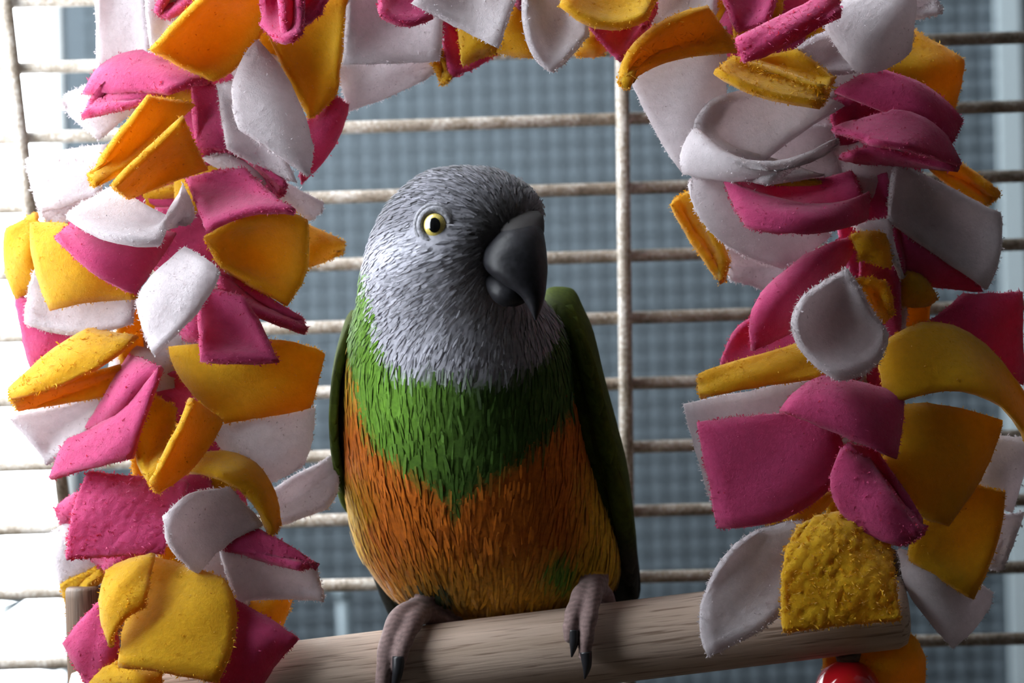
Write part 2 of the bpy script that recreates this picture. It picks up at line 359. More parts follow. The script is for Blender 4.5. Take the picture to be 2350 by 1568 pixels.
# ---- felt squares
def quad_edge(p0, m, p1, t):
    t = t[..., None]; return p0 * (2 * (t - .5) * (t - 1)) + m * (4 * t * (1 - t)) + p1 * (2 * t * (t - .5))
FN = [0]
def felt(col, A, B, C, E, ab=None, bc=None, cd=None, da=None, c=None, th=20, fuzz=1.0, n=10, nap=0, relief=0):
    FN[0] += 1; random.seed(500 + FN[0])
    p = [np.array((*q, 0.0)[:3] if len(q) == 2 else q, float) for q in (A, B, C, E)]
    def mid(m, a, b):
        h = (a + b) / 2
        if m is None: return h + np.array((random.uniform(-3, 3), random.uniform(-3, 3), random.uniform(-10, 10)))
        return np.array((m[0], m[1], h[2] if len(m) == 2 else m[2]), float)
    mab, mbc, mcd, mda = mid(ab, p[0], p[1]), mid(bc, p[1], p[2]), mid(cd, p[2], p[3]), mid(da, p[3], p[0])
    if c is None: c = random.choice((-1, 1)) * random.uniform(12, 38)
    u = np.linspace(0, 1, n + 1); U, W = np.meshgrid(u, u, indexing='ij')
    Sab = quad_edge(p[0], mab, p[1], u); Sdc = quad_edge(p[3], mcd, p[2], u)
    Sad = quad_edge(p[0], mda, p[3], u); Sbc = quad_edge(p[1], mbc, p[2], u)
    U3, W3 = U[..., None], W[..., None]
    G = (1 - W3) * Sab[:, None] + W3 * Sdc[:, None] + (1 - U3) * Sad[None] + U3 * Sbc[None] \
        - ((1 - U3) * (1 - W3) * p[0] + U3 * (1 - W3) * p[1] + U3 * W3 * p[2] + (1 - U3) * W3 * p[3])
    G[..., 2] += c * 16 * U * (1 - U) * W * (1 - W) / 1.0
    ph = np.array([random.uniform(0, 6.28) for _ in range(4)])
    G[..., 2] += 5 * np.sin(5 * U + ph[0]) * np.sin(4 * W + ph[1]) + 2.5 * np.sin(9 * W + 6 * U + ph[2])
    G[..., :2] += RNG.normal(0, .9, G[..., :2].shape)
    if relief:                                             # brushed, clumpy surface
        z = RNG.normal(size=(n + 1, n + 1)); k = (z + np.roll(z, 1, 0) + np.roll(z, 1, 1) + np.roll(z, (1, 1), (0, 1)) + .8 * np.roll(z, 2, 1)) / 2.1
        G[..., 2] += relief * k
    du = np.gradient(G, axis=0); dw = np.gradient(G, axis=1); N = np.cross(du, dw)
    N /= np.linalg.norm(N, axis=-1)[..., None] + 1e-9
    if N[..., 2].mean() > 0: N = -N; flip = True
    else: flip = False
    h = th / 2
    m = n + 1
    V = [*(G + N * h).reshape(-1, 3), *(G - N * h).reshape(-1, 3)]
    F = []
    def idx(i, j, s): return s * m * m + i * m + j
    for i in range(n):
        for j in range(n):
            a = (idx(i, j, 0), idx(i + 1, j, 0), idx(i + 1, j + 1, 0), idx(i, j + 1, 0)); b = (idx(i, j, 1), idx(i, j + 1, 1), idx(i + 1, j + 1, 1), idx(i + 1, j, 1))
            F += [a[::-1], b[::-1]] if flip else [a, b]
    rim = [(i, 0) for i in range(n)] + [(n, j) for j in range(n)] + [(i, n) for i in range(n, 0, -1)] + [(0, j) for j in range(n, 0, -1)]
    base = len(V); outs = []
    cen = G.reshape(-1, 3).mean(0)
    for k, (i, j) in enumerate(rim):
        a = np.array(G[rim[k - 1]]); b = np.array(G[rim[(k + 1) % len(rim)]]); t = b - a
        o = np.cross(t, N[i, j]); o /= np.linalg.norm(o) + 1e-9
        if o.dot(G[i, j] - cen) < 0: o = -o
        outs.append(o); V.append(G[i, j] + o * (4 + random.uniform(-1, 1)))
    L = len(rim)
    for k in range(L):
        k2 = (k + 1) % L; a, b = rim[k], rim[k2]
        f1 = (idx(*a, 0), base + k, base + k2, idx(*b, 0)); f2 = (base + k, idx(*a, 1), idx(*b, 1), base + k2)
        F += [f1, f2] if not flip else [f1[::-1], f2[::-1]]
    # loose fibres on the rim and over the nap
    V = list(V)
    def fibre(p0, dr, ln, w):
        s = np.cross(dr, RNG.normal(size=3)); s /= np.linalg.norm(s) + 1e-9; k = len(V)
        V.extend([p0 - s * w, p0 + s * w, p0 + dr * ln * .6 + RNG.normal(0, 1.2, 3) , p0 + dr * ln + RNG.normal(0, 2, 3)])
        F.append((k, k + 1, k + 2)); F.append((k + 1, k + 3, k + 2))
    nr = int(420 * fuzz)
    for _ in range(nr):
        k = random.randrange(L); k2 = (k + 1) % L; f = random.random(); s = random.uniform(-1, 1)
        i, j = rim[k]; p0 = G[rim[k]] * (1 - f) + G[rim[k2]] * f + N[i, j] * h * s + outs[k] * (3.5 * (1 - abs(s)))
        dr = outs[k] * random.uniform(.5, 1.2) + N[i, j] * (s * .6 + random.uniform(-.4, .4)) + RNG.normal(0, .35, 3); dr /= np.linalg.norm(dr)
        fibre(p0, dr, random.uniform(2.5, 7.5) * fuzz ** .5, .7)
    for _ in range(int(260 * fuzz)):
        i, j = random.randrange(n), random.randrange(n); s = random.choice((-1, 1)); f, g = random.random(), random.random()
        p0 = (G[i, j] * (1 - f) + G[i + 1, j] * f) * (1 - g) + (G[i, j + 1] * (1 - f) + G[i + 1, j + 1] * f) * g + N[i, j] * (h - .3) * s
        dr = N[i, j] * s * random.uniform(.15, .6) + RNG.normal(0, .6, 3); dr /= np.linalg.norm(dr)
        if dr.dot(N[i, j] * s) < .05: dr += N[i, j] * s * .4
        fibre(p0, dr, random.uniform(3, 8), .6)
    for _ in range(nap):                                   # raised, brushed clumps of fibre
        i, j = random.randrange(n), random.randrange(n); f, g = random.random(), random.random()
        p0 = (G[i, j] * (1 - f) + G[i + 1, j] * f) * (1 - g) + (G[i, j + 1] * (1 - f) + G[i + 1, j + 1] * f) * g + N[i, j] * (h - .5)
        a_ = 2.2 * math.sin(p0[0] * .06 + 1.7 * math.sin(p0[1] * .05)) + 1.5 * math.sin(p0[1] * .085)
        dr = N[i, j] * .75 + np.array((math.cos(a_), math.sin(a_) * .6 + .3, 0)) * .7 + RNG.normal(0, .25, 3); dr /= np.linalg.norm(dr)
        fibre(p0, dr, random.uniform(7, 17), 1.1)
    sobj('felt_square', PA(np.array(V)), F, FELT[col], FNAME[col])

# left limb of the arch, top to bottom
felt('w', (222, -120, 40), (322, -120, 30), (345, 145, 10), (226, 190, 30))
felt('w', (325, -100, -10), (430, -60, -20), (410, 90, -20), (347, 118, -20))
felt('p', (362, 26, -50), (400, -60, -30), (480, -30, -30), (385, 40, -50))
felt('y', (346, 114, -120), (475, -15, -150), (625, -20, -60), (490, 185, -50), cd=(578, 110, -30), c=50)
felt('p', (600, -60, -120), (690, -60, -170), (690, 80, -180), (604, 60, -130), cd=(645, 92, -190), c=70)
felt('p', (640, -60, -150), (770, -60, -80), (735, 30, -110), (655, 85, -180), c=40)
felt('y', (610, 60, -30), (802, -30, -40), (770, 215, 0), (712, 270, -20), da=(662, 170), c=25)
felt('w', (590, 95, -40), (715, 335, -90), (706, 402, -120), (550, 292, -140), da=(538, 190), ab=(660, 195, -50), c=-25)
felt('w', (502, 195, -40), (560, 180, -40), (680, 420, -60), (524, 340, -70))
felt('p', (690, 290, 20), (765, 221, 20), (793, 240, 30), (691, 421, 10), cd=(760, 335, 20))
felt('p', (195, 215, 10), (350, 121, 20), (485, 185, -30), (385, 210, -90), ab=(250, 145, 20), c=-20)
felt('p', (190, 267, -40), (258, 178, 0), (390, 205, -60), (340, 228, -90), bc=(315, 155, -10), cd=(262, 250, -60), c=25)
felt('w', (137, 236, 50), (200, 198, 50), (345, 220, 30), (226, 318, 30))
felt('y', (206, 404, -150), (340, 222, -130), (442, 238, -60), (215, 428, -185), cd=(330, 352, -110), c=20)
felt('y', (260, 424, -190), (420, 270, -165), (472, 385, -70), (292, 452, -130), c=15)
felt('p', (440, 190, -20), (512, 195, -30), (522, 345, -30), (450, 340, -30))
felt('p', (500, 330, -10), (565, 345, -50), (655, 425, -60), (642, 450, -30))
felt('w', (460, 360, 0), (520, 355, -10), (742, 468, 20), (712, 503, 20), th=16)
felt('p', (430, 410, -20), (560, 388, -60), (676, 488, -150), (475, 528, -170), cd=(575, 486, -160), c=40)
felt('w', (60, 368, 50), (250, 333, 20), (230, 440, -20), (96, 485, 30))
felt('w', (88, 470, 70), (230, 430, 60), (162, 512, 60), (110, 516, 70))
felt('w', (155, 495, -120), (262, 428, -50), (418, 425, -60), (365, 560, -190), da=(250, 545, -190), bc=(425, 510, -110), c=30)
felt('y', (20, 525, 70), (84, 490, 60), (95, 640, 50), (40, 688, 70), da=(15, 600))
felt('y', (72, 512, -10), (200, 525, -50), (320, 686, -60), (116, 711, -30), da=(84, 610), cd=(215, 688))
felt('p', (130, 543, -110), (165, 512, -80), (402, 540, -50), (313, 674, -130), da=(212, 622, -150))
felt('w', (315, 695, -200), (425, 572, -160), (505, 625, -220), (352, 812, -240), cd=(450, 715, -250), ab=(352, 640, -180), c=-25)
felt('y', (470, 545, -60), (702, 508, -60), (658, 698, -40), (508, 610, -60), ab=(600, 490, -80), bc=(700, 615, -40), c=55)
felt('y', (650, 495, 50), (790, 558, 40), (784, 580, 40), (695, 614, 30), th=16)
felt('p', (495, 618, -60), (690, 735, -40), (702, 760, -60), (520, 690, -90), ab=(600, 682, -40))
felt('p', (455, 660, -80), (560, 685, -100), (637, 831, -140), (463, 828, -150))
felt('p', (408, 740, -40), (462, 695, -50), (482, 795, -50), (425, 775, -50))
felt('y', (388, 800, -50), (742, 812, -10), (712, 933, -10), (520, 968, -60), ab=(610, 783, -50), da=(432, 888, -50), c=-25)
felt('w', (470, 985, -30), (720, 936, 10), (692, 1070, 0), (602, 1118, -10), bc=(712, 1005))
felt('w', (610, 1135, 30), (760, 1050, 30), (748, 1165, 20), (645, 1203, 20), bc=(776, 1105))
felt('w', (80, 622, 20), (312, 655, -10), (302, 740, -20), (58, 742, 20), cd=(180, 764))
felt('p', (38, 685, 70), (68, 690, 60), (195, 768, 40), (74, 855, 60))
felt('y', (25, 897, -40), (205, 758, -30), (314, 775, -60), (28, 914, -80), ab=(112, 818, -40), cd=(190, 862, -100), c=-15, nap=120)
felt('y', (26, 917, -50), (276, 843, -60), (236, 908, -10), (40, 938, -20), th=16)
felt('w', (18, 957, 30), (242, 905, 10), (192, 1010, 0), (108, 1063, 30), da=(72, 1010))
felt('p', (300, 818, -50), (370, 846, -140), (285, 945, -100), (202, 985, -50))
felt('p', (160, 1010, -60), (370, 845, -150), (304, 1050, -160), (118, 1098, -80), ab=(275, 950, -110), c=-20)
felt('y', (325, 895, -80), (402, 940, -50), (393, 1050, -150), (346, 1112, -185), da=(314, 1020, -130), c=25)
felt('y', (440, 918, -180), (506, 965, -110), (366, 1131, -200), (346, 1105, -215), da=(396, 1012, -215), bc=(460, 1046, -150), c=-10)
felt('y', (430, 1084, -80), (455, 1046, -50), (640, 1200, -70), (622, 1225, -100), bc=(582, 1070, -40), da=(548, 1122, -110), c=-20)
felt('p', (205, 1085, -80), (430, 1108, -50), (372, 1268, -120), (155, 1282, -130), da=(170, 1175, -100), c=-25, fuzz=1.6, nap=150, n=34, relief=.8)
felt('p', (128, 1172, 50), (190, 1130, 40), (200, 1220, 30), (150, 1206, 50))
felt('w', (118, 1225, 50), (180, 1195, 40), (234, 1300, 20), (140, 1342, 40))
felt('p', (200, 1268, -10), (330, 1262, -30), (305, 1290, -40), (245, 1313, -20))
felt('y', (140, 1342, 40), (230, 1300, 10), (238, 1325, 0), (163, 1430, 30), da=(152, 1382), cd=(190, 1370))
felt('w', (378, 1188, -180), (522, 1122, -110), (602, 1205, -80), (450, 1313, -120), ab=(440, 1140, -170), da=(396, 1258, -180), cd=(525, 1245, -110), c=30)
felt('p', (510, 1258, -100), (580, 1212, -90), (728, 1300, -95), (690, 1302, -125), bc=(658, 1252, -95), c=-6)
felt('w', (505, 1265, -90), (726, 1308, -60), (742, 1380, -50), (545, 1382, -80), ab=(610, 1272, -90), cd=(650, 1368, -50), c=40)
felt('y', (560, 1390, 30), (672, 1360, 30), (642, 1442, 30), (590, 1425, 20))
felt('y', (246, 1310, -130), (354, 1274, -120), (332, 1392, -190), (256, 1484, -205), da=(235, 1400, -170), cd=(278, 1428, -205), c=-20)
felt('y', (350, 1280, -80), (512, 1330, -120), (500, 1566, -210), (275, 1527, -225), bc=(540, 1430, -160), da=(296, 1412, -130), c=-25, fuzz=1.4)
felt('p', (146, 1478, -75), (240, 1370, -75), (275, 1500, -95), (212, 1590, -110), c=-18)
felt('y', (205, 1572, -100), (268, 1520, -120), (370, 1545, -120), (360, 1640, -100))
felt('p', (528, 1370, -110), (683, 1466, -110), (592, 1590, -130), (480, 1600, -160), bc=(622, 1532, -110))
# top of the arch
felt('w', (800, -60, -30), (1012, -60, -20), (1008, 138, -30), (790, 147, -40))
felt('w', (772, 152, 40), (1000, 138, 40), (990, 170, 40), (800, 254, 40), cd=(905, 212), th=16)
felt('p', (868, -60, -110), (1000, -60, -90), (988, 44, -100), (873, 30, -140), cd=(925, 54, -140), c=25)
felt('w', (945, 6, -140), (1080, -90, -100), (1190, -30, -110), (1142, 108, -150))
felt('p', (1008, 40, -10), (1062, 50, -10), (1140, 124, 10), (1035, 178, -10), cd=(1085, 152))
felt('y', (1050, 50, -30), (1145, 95, -40), (1136, 118, -35), (1062, 148, -35), th=14)
felt('y', (992, 140, 0), (1012, 115, 0), (1034, 178, -10), (1016, 192, 0), th=14)
felt('y', (1172, -20, -60), (1215, -20, -60), (1240, 132, -50), (1140, 118, -50))
felt('p', (1180, -60, -80), (1230, -60, -80), (1212, 22, -80), (1190, 16, -80), th=14)
felt('w', (1205, -60, -120), (1310, -60, -90), (1350, 78, -110), (1270, 165, -140), da=(1214, 90, -140))
felt('y', (1285, 12, -170), (1330, -70, -110), (1530, -60, -110), (1482, 38, -170), da=(1385, 60, -180), th=24)
felt('y', (1338, 65, 0), (1387, 78, 0), (1382, 126, 0), (1324, 128, 0), th=14)
felt('p', (1335, 36, -60), (1510, 10, -60), (1480, 62, -60), (1425, 140, -60))
felt('w', (1480, -80, -30), (1640, -60, -30), (1640, 60, -40), (1500, 60, -40))
felt('p', (1640, -60, -60), (1790, -60, -60), (1760, 50, -90), (1690, 70, -80))
felt('y', (1690, -20, -20), (1800, -40, -20), (1780, 90, -60), (1690, 110, -40))
# right limb, top to bottom
felt('y', (1423, 192, -160), (1622, 16, -100), (1702, 120, -60), (1435, 203, -170), ab=(1482, 86, -150), cd=(1528, 134, -120), c=25, th=24, nap=120)
felt('w', (1452, 184, -20), (1665, 60, -40), (1660, 260, -40), (1570, 397, -20), da=(1498, 284, -20), ab=(1530, 108, -30), c=-20)
felt('p', (1692, 95, -200), (1915, -18, -170), (1929, 34, -190), (1707, 142, -220), c=-18, th=24, nap=160)
felt('w', (1870, 30, -120), (2100, -50, -90), (2088, 118, -110), (1960, 155, -120), cd=(2020, 158, -120), c=-30)
felt('w', (2060, -30, -40), (2140, -20, -30), (2162, 28, -30), (2075, 42, -40), c=20)
felt('w', (1825, 115, -90), (1930, 60, -90), (1990, 162, -90), (1900, 170, -80))
felt('y', (2085, 66, 30), (2212, 141, 30), (2188, 252, 30), (1980, 165, -20), ab=(2150, 103), c=-15)
felt('y', (1690, 138, -110), (1830, 116, -90), (1914, 182, -100), (1890, 236, -155), cd=None, c=30)
felt('y', (1643, 167, -170), (1684, 131, -140), (1892, 200, -155), (1884, 240, -185), da=(1748, 216, -185), c=10, th=24, nap=120)
felt('w', (1590, 330, -60), (1675, 224, -60), (1935, 240, -50), (1890, 400, -40), ab=(1612, 255, -60), bc=(1800, 205, -40), cd=(1730, 400, -60), c=30)
felt('w', (1572, 398, -80), (1598, 296, -120), (1925, 325, -90), (1762, 417, -190), bc=(1745, 380, -200), ab=(1572, 345, -90), c=-10, th=24)
felt('p', (1915, 210, -60), (2010, 160, -60), (2208, 275, -50), (2184, 328, -70), bc=(2118, 200, -55), da=(2050, 264, -70), c=-20)
felt('p', (1912, 298, -120), (2050, 255, -90), (2200, 378, -90), (1998, 326, -180), bc=(2140, 288, -90), cd=(2100, 348, -150), c=-15)
felt('p', (1930, 360, -50), (2000, 330, -90), (2200, 385, -75), (2050, 374, -40), c=0)
felt('y', (2120, 375, 40), (2205, 378, 40), (2294, 446, 40), (2266, 470, 40))
felt('y', (1540, 470, 10), (1590, 440, 0), (1672, 600, 0), (1658, 649, 10), da=(1598, 560))
felt('w', (1582, 425, -90), (1612, 388, -70), (1905, 540, -50), (1800, 615, -80), da=(1648, 545, -100), c=-20, fuzz=1.5)
felt('w', (1665, 565, 30), (1830, 605, 20), (1768, 668, 30), (1675, 640, 40), th=16)
felt('p', (1662, 410, -120), (1990, 445, -70), (1985, 505, -110), (1716, 522, -180), ab=(1850, 475, -150), cd=(1840, 532, -180), da=(1684, 465, -150), c=-25)
felt('p', (1670, 405, -40), (1955, 395, -40), (1990, 470, -50), (1750, 480, -70), ab=(1810, 420, -30), c=20)
felt('y', (1640, 402, -50), (1700, 396, -40), (1900, 420, -30), (1700, 425, -40), th=14)
felt('p', (1729, 803, -190), (1765, 665, -150), (1968, 545, -70), (1852, 745, -100), ab=(1726, 730, -180), bc=(1870, 580, -120), c=-30)
felt('p', (1655, 850, -10), (1735, 725, -10), (1852, 740, -40), (1850, 805, -40), ab=(1680, 775))
felt('w', (1845, 682, -215), (1944, 620, -190), (2036, 770, -165), (1922, 869, -225), da=(1830, 778, -230), cd=(2002, 842, -190), c=35, fuzz=1.5, th=24)
felt('y', (1955, 540, -90), (2028, 538, -80), (2042, 612, -80), (1972, 595, -100))
felt('y', (1962, 640, -110), (2032, 648, -100), (2048, 722, -100), (2012, 742, -130))
felt('w', (1955, 515, -60), (2040, 505, -50), (2070, 640, -60), (2040, 565, -80), th=12)
felt('p', (1905, 410, -10), (2035, 400, -20), (2075, 625, -20), (1955, 645, -20))
felt('p', (1975, 600, -40), (2060, 610, -40), (2060, 790, -40), (1985, 780, -40))
felt('w', (2055, 368, -40), (2292, 490, 0), (2263, 662, -10), (2040, 505, -50), cd=(2132, 568, -30), bc=(2293, 580))
felt('p', (2058, 498, 10), (2135, 550, 10), (2256, 668, 20), (2068, 642, 0), cd=(2155, 655))
felt('y', (2060, 628, -10), (2106, 632, -10), (2147, 684, 0), (2066, 690, -10), cd=(2110, 700))
felt('p', (2068, 772, -10), (2214, 678, 10), (2343, 671, 20), (2349, 884, 20), ab=(2150, 728))
felt('y', (2040, 930, -130), (2015, 805, -90), (2372, 935, -50), (2366, 1035, -70), bc=(2185, 752, -60), da=(2240, 902, -120), c=-25)
felt('y', (1604, 862, -90), (1845, 788, -70), (1908, 866, -100), (1608, 911, -110), cd=(1762, 882, -110), c=-10)
felt('w', (1570, 930, -40), (1892, 868, -50), (1810, 1100, 10), (1637, 1168, 0), ab=(1720, 900))
felt('p', (1793, 943, -180), (1900, 866, -130), (2072, 905, -110), (2056, 1052, -170), da=(1905, 986, -195), ab=(1840, 893, -160), c=-30)
felt('p', (1602, 972, -130), (1800, 952, -120), (1928, 1085, -110), (1648, 1209, -150), bc=(1915, 990, -110), cd=(1818, 1180, -135), c=-15, fuzz=1.4)
felt('p', (1940, 1022, -190), (2010, 1030, -130), (2122, 1214, -180), (2110, 1228, -200))
felt('p', (1932, 1030, -200), (1992, 1060, -175), (2114, 1228, -205), (2064, 1250, -195), da=(1924, 1165, -190), c=-10, fuzz=1.4)
felt('y', (2050, 942, -90), (2298, 968, -60), (2176, 1205, -110), (2025, 1080, -110), ab=(2150, 932, -70), cd=(2085, 1162, -120), bc=(2258, 1080, -80), c=-30)
felt('w', (2240, 1000, 30), (2370, 1010, 30), (2322, 1175, 30), (2220, 1120, 20), th=14)
felt('y', (2195, 1108, -60), (2304, 1132, -40), (2233, 1374, -70), (2088, 1284, -70), da=(2110, 1200), bc=(2284, 1250))
felt('w', (2270, 1185, 30), (2348, 1178, 30), (2300, 1308, 30), (2252, 1290, 20), th=14)
felt('w', (2062, 1262, -40), (2276, 1362, -20), (2186, 1486, -30), (2084, 1350, -40), bc=(2250, 1420))
felt('y', (1832, 1212, -190), (2036, 1210, -170), (2064, 1422, -240), (1800, 1450, -250), ab=(1935, 1182, -170), da=(1799, 1315, -225), c=-25, fuzz=1.8, th=24, nap=700, n=38, relief=1.25)
felt('w', (1678, 1264, -170), (1852, 1200, -130), (1805, 1392, -150), (1625, 1504, -215), ab=(1755, 1214, -155), da=(1612, 1390, -200), cd=(1738, 1448, -190), c=25, fuzz=1.4)
felt('y', (1757, 1203, -40), (1840, 1148, -40), (1922, 1128, -40), (1862, 1202, -50), th=14)
felt('y', (1890, 1512, 40), (2080, 1452, 30), (2110, 1610, 30), (1900, 1650, 30), bc=(2118, 1510))
felt('p', (1900, 230, 0), (2040, 225, 0), (2080, 320, 0), (1930, 330, 0))
felt('w', (1880, 330, 10), (2060, 330, 10), (2070, 470, 10), (1900, 470, 10))
felt('y', (1900, 60, 10), (2060, 70, 10), (2040, 220, 10), (1890, 200, 10))
felt('p', (1700, 60, 10), (1840, 50, 10), (1850, 190, 10), (1720, 190, 10))
felt('w', (1960, 690, 0), (2080, 680, 10), (2075, 810, 10), (1970, 830, 0))
felt('y', (1930, 560, 10), (2080, 560, 10), (2075, 700, 10), (1950, 720, 10))
felt('p', (1850, 840, 10), (2080, 830, 20), (2060, 960, 20), (1860, 960, 10))
felt('y', (1900, 1080, 10), (2080, 1080, 10), (2090, 1240, 10), (1900, 1240, 10))
felt('p', (400, 240, 20), (520, 230, 20), (520, 380, 20), (420, 390, 20))
felt('y', (400, 380, 20), (520, 370, 20), (540, 500, 20), (410, 520, 20))
felt('p', (360, 480, 20), (500, 480, 20), (510, 640, 20), (360, 640, 20))
felt('y', (270, 690, 20), (430, 680, 20), (430, 840, 20), (280, 850, 20))
felt('w', (330, 720, 40), (500, 720, 40), (480, 860, 40), (340, 870, 40))
felt('p', (330, 850, 20), (470, 860, 20), (470, 1000, 20), (330, 1000, 20))
felt('y', (300, 1030, 20), (470, 1030, 20), (480, 1160, 20), (320, 1160, 20))
felt('p', (380, 1090, 0), (480, 1090, 0), (480, 1200, 0), (380, 1200, 0))
felt('y', (360, 1180, 10), (520, 1190, 10), (520, 1330, 10), (370, 1330, 10))
felt('w', (430, 1250, 20), (560, 1250, 20), (570, 1400, 20), (450, 1400, 20))
felt('w', (1740, 300, -10), (1905, 290, -10), (1925, 405, -10), (1765, 412, -20))
felt('p', (350, 185, 30), (470, 195, 30), (470, 300, 30), (370, 285, 30))
felt('y', (330, 445, 40), (450, 420, 30), (460, 530, 30), (350, 540, 40))
# inner squares packed round the cord
core = spline(ring, 74)
for i in range(5, 68):
    p, t = core[i], core[i + 1] - core[i - 1]; t = t / np.linalg.norm(t)
    s = np.array((-t[1], t[0], 0)) * random.choice((-1, 1)); z = np.array((0, 0, 1.0))
    r = random.uniform(105, 150); w = random.uniform(45, 65); sk = random.uniform(-30, 30)
    o = p + z * random.uniform(20, 50)
    a = o - s * 25 - t * w * .5; b = o + s * r - t * w + t * sk + z * random.uniform(0, 60)
    c_ = o + s * r * random.uniform(.85, 1.1) + t * w + t * sk + z * random.uniform(0, 60); e = o - s * 25 + t * w * .5
    felt('pyw'[(i * 2 + i // 5) % 3], tuple(a), tuple(b), tuple(c_), tuple(e), fuzz=.3, n=6)

# ------------------------------------------------------------------ the parrot
parrot = tag(empty('parrot', P(1150, 1400, 40)), 'grey-headed green and orange parrot perched on the wooden bar', 'parrot')
PL = np.array(parrot.location)
def pobj(name, V, F, m, parent=None, label=None):
    o = obj(name, np.asarray(V) - PL, F, m, parent or parrot)
    if label: o['label'] = label
    return o
body_sl = [(383, 1045, 1085, -20, 18, 18), (388, 1005, 1132, -20, 65, 65), (400, 970, 1165, -25, 103, 110), (423, 936, 1206, -30, 140, 150), (455, 903, 1236, -35, 165, 175),
           (490, 876, 1247, -40, 180, 190), (530, 857, 1240, -45, 188, 200), (567, 845, 1226, -45, 190, 205), (605, 834, 1212, -40, 190, 210), (650, 825, 1222, -25, 190, 220),
           (700, 819, 1258, -5, 195, 230), (745, 808, 1292, 15, 205, 240), (800, 796, 1324, 32, 225, 250), (900, 784, 1352, 45, 250, 260), (1000, 780, 1375, 55, 255, 260),
           (1100, 786, 1392, 70, 245, 250), (1200, 803, 1413, 90, 225, 240), (1265, 823, 1424, 105, 205, 220), (1320, 858, 1419, 120, 180, 200), (1365, 896, 1392, 135, 145, 180),
           (1400, 950, 1340, 152, 105, 150), (1430, 1030, 1240, 168, 60, 100), (1445, 1100, 1170, 172, 20, 30)]
def lean(y): return float(np.interp(y, [620, 700, 800, 900, 1000], [-75, -60, -35, -12, 0]))   # the bird leans its head forward
body_sl = [(y, a, b, c + lean(y), f, k) for (y, a, b, c, f, k) in body_sl]
bv, bf = loft_geo(body_sl, 72, 110)
feet = [  # chains of (x, y, d, r): tarsus, then two front toes and two hind toes per foot
    [(1010, 1330, 120, 30), (985, 1385, 70, 30), (955, 1402, 10, 30)],
    [(960, 1404, 15, 27), (925, 1410, -35, 26), (897, 1455, -80, 22), (884, 1510, -100, 20), (880, 1570, -100, 18), (885, 1615, -84, 15)],
    [(965, 1406, 10, 27), (948, 1425, -50, 25), (930, 1465, -90, 21), (919, 1500, -108, 19), (913, 1530, -108, 16)],
    [(965, 1402, 20, 27), (1010, 1424, 58, 24), (1045, 1440, 88, 20), (1060, 1470, 108, 17), (1065, 1520, 108, 15)],
    [(960, 1402, 20, 27), (930, 1405, 70, 22), (915, 1440, 100, 18), (912, 1490, 112, 16), (912, 1540, 110, 14)],
    [(1370, 1270, 100, 32), (1366, 1325, 50, 32), (1360, 1346, 5, 31)],
    [(1360, 1348, 5, 29), (1338, 1362, -50, 24), (1318, 1402, -92, 20), (1309, 1438, -108, 18), (1308, 1462, -110, 15)],
    [(1362, 1346, 5, 29), (1358, 1365, -55, 25), (1352, 1410, -98, 21), (1345, 1460, -112, 19), (1342, 1505, -110, 15)],
    [(1365, 1346, 10, 29), (1385, 1365, 50, 22), (1400, 1395, 88, 19), (1405, 1440, 108, 17), (1405, 1490, 108, 14)],
    [(1360, 1346, 10, 29), (1335, 1365, 60, 21), (1315, 1395, 92, 18), (1306, 1440, 110, 16), (1304, 1490, 110, 14)]]
bm = bmesh.new()
def add_geo(V, F):
    vs = [bm.verts.new(v) for v in V]
    for f in F: bm.faces.new([vs[i] for i in f])
add_geo(PA(bv), bf)
footpts = []
for ch in feet:
    q = spline(ch, 22); footpts.append(q)
    q = q.copy(); q[:, 3] *= 1 + .07 * np.sin(np.linspace(0, 26, 22))
    V, F = tube_geo(PA(q[:, :3]), q[:, 3] * S, 12); add_geo(V, F)
    # rounded ends
    for e in (q[0], q[-1]):
        r = bmesh.ops.create_icosphere(bm, subdivisions=2, radius=e[3] * S)
        for v in r['verts']: v.co += Vector(P(*e[:3]))
bmesh.ops.recalc_face_normals(bm, faces=bm.faces[:])
tmp = bpy.data.meshes.new('tmp'); bm.to_mesh(tmp); bm.free()
to = bpy.data.objects.new('tmp', tmp); COL.objects.link(to)
md = to.modifiers.new('r', 'REMESH'); md.mode = 'VOXEL'; md.voxel_size = 5.0 * S
ms = to.modifiers.new('s', 'SMOOTH'); ms.iterations = 4; ms.factor = .5
ev = to.evaluated_get(bpy.context.evaluated_depsgraph_get()); bme = bpy.data.meshes.new_from_object(ev)
bpy.data.objects.remove(to); bpy.data.meshes.remove(tmp)
nv = len(bme.vertices); co = np.empty(nv * 3); bme.vertices.foreach_get('co', co); co = co.reshape(-1, 3)
px = back(co)
def sstep(a, b, x): t = np.clip((x - a) / (b - a), 0, 1); return t * t * (3 - 2 * t)
def mixc(a, b, t): return a + (b - a) * t[..., None]
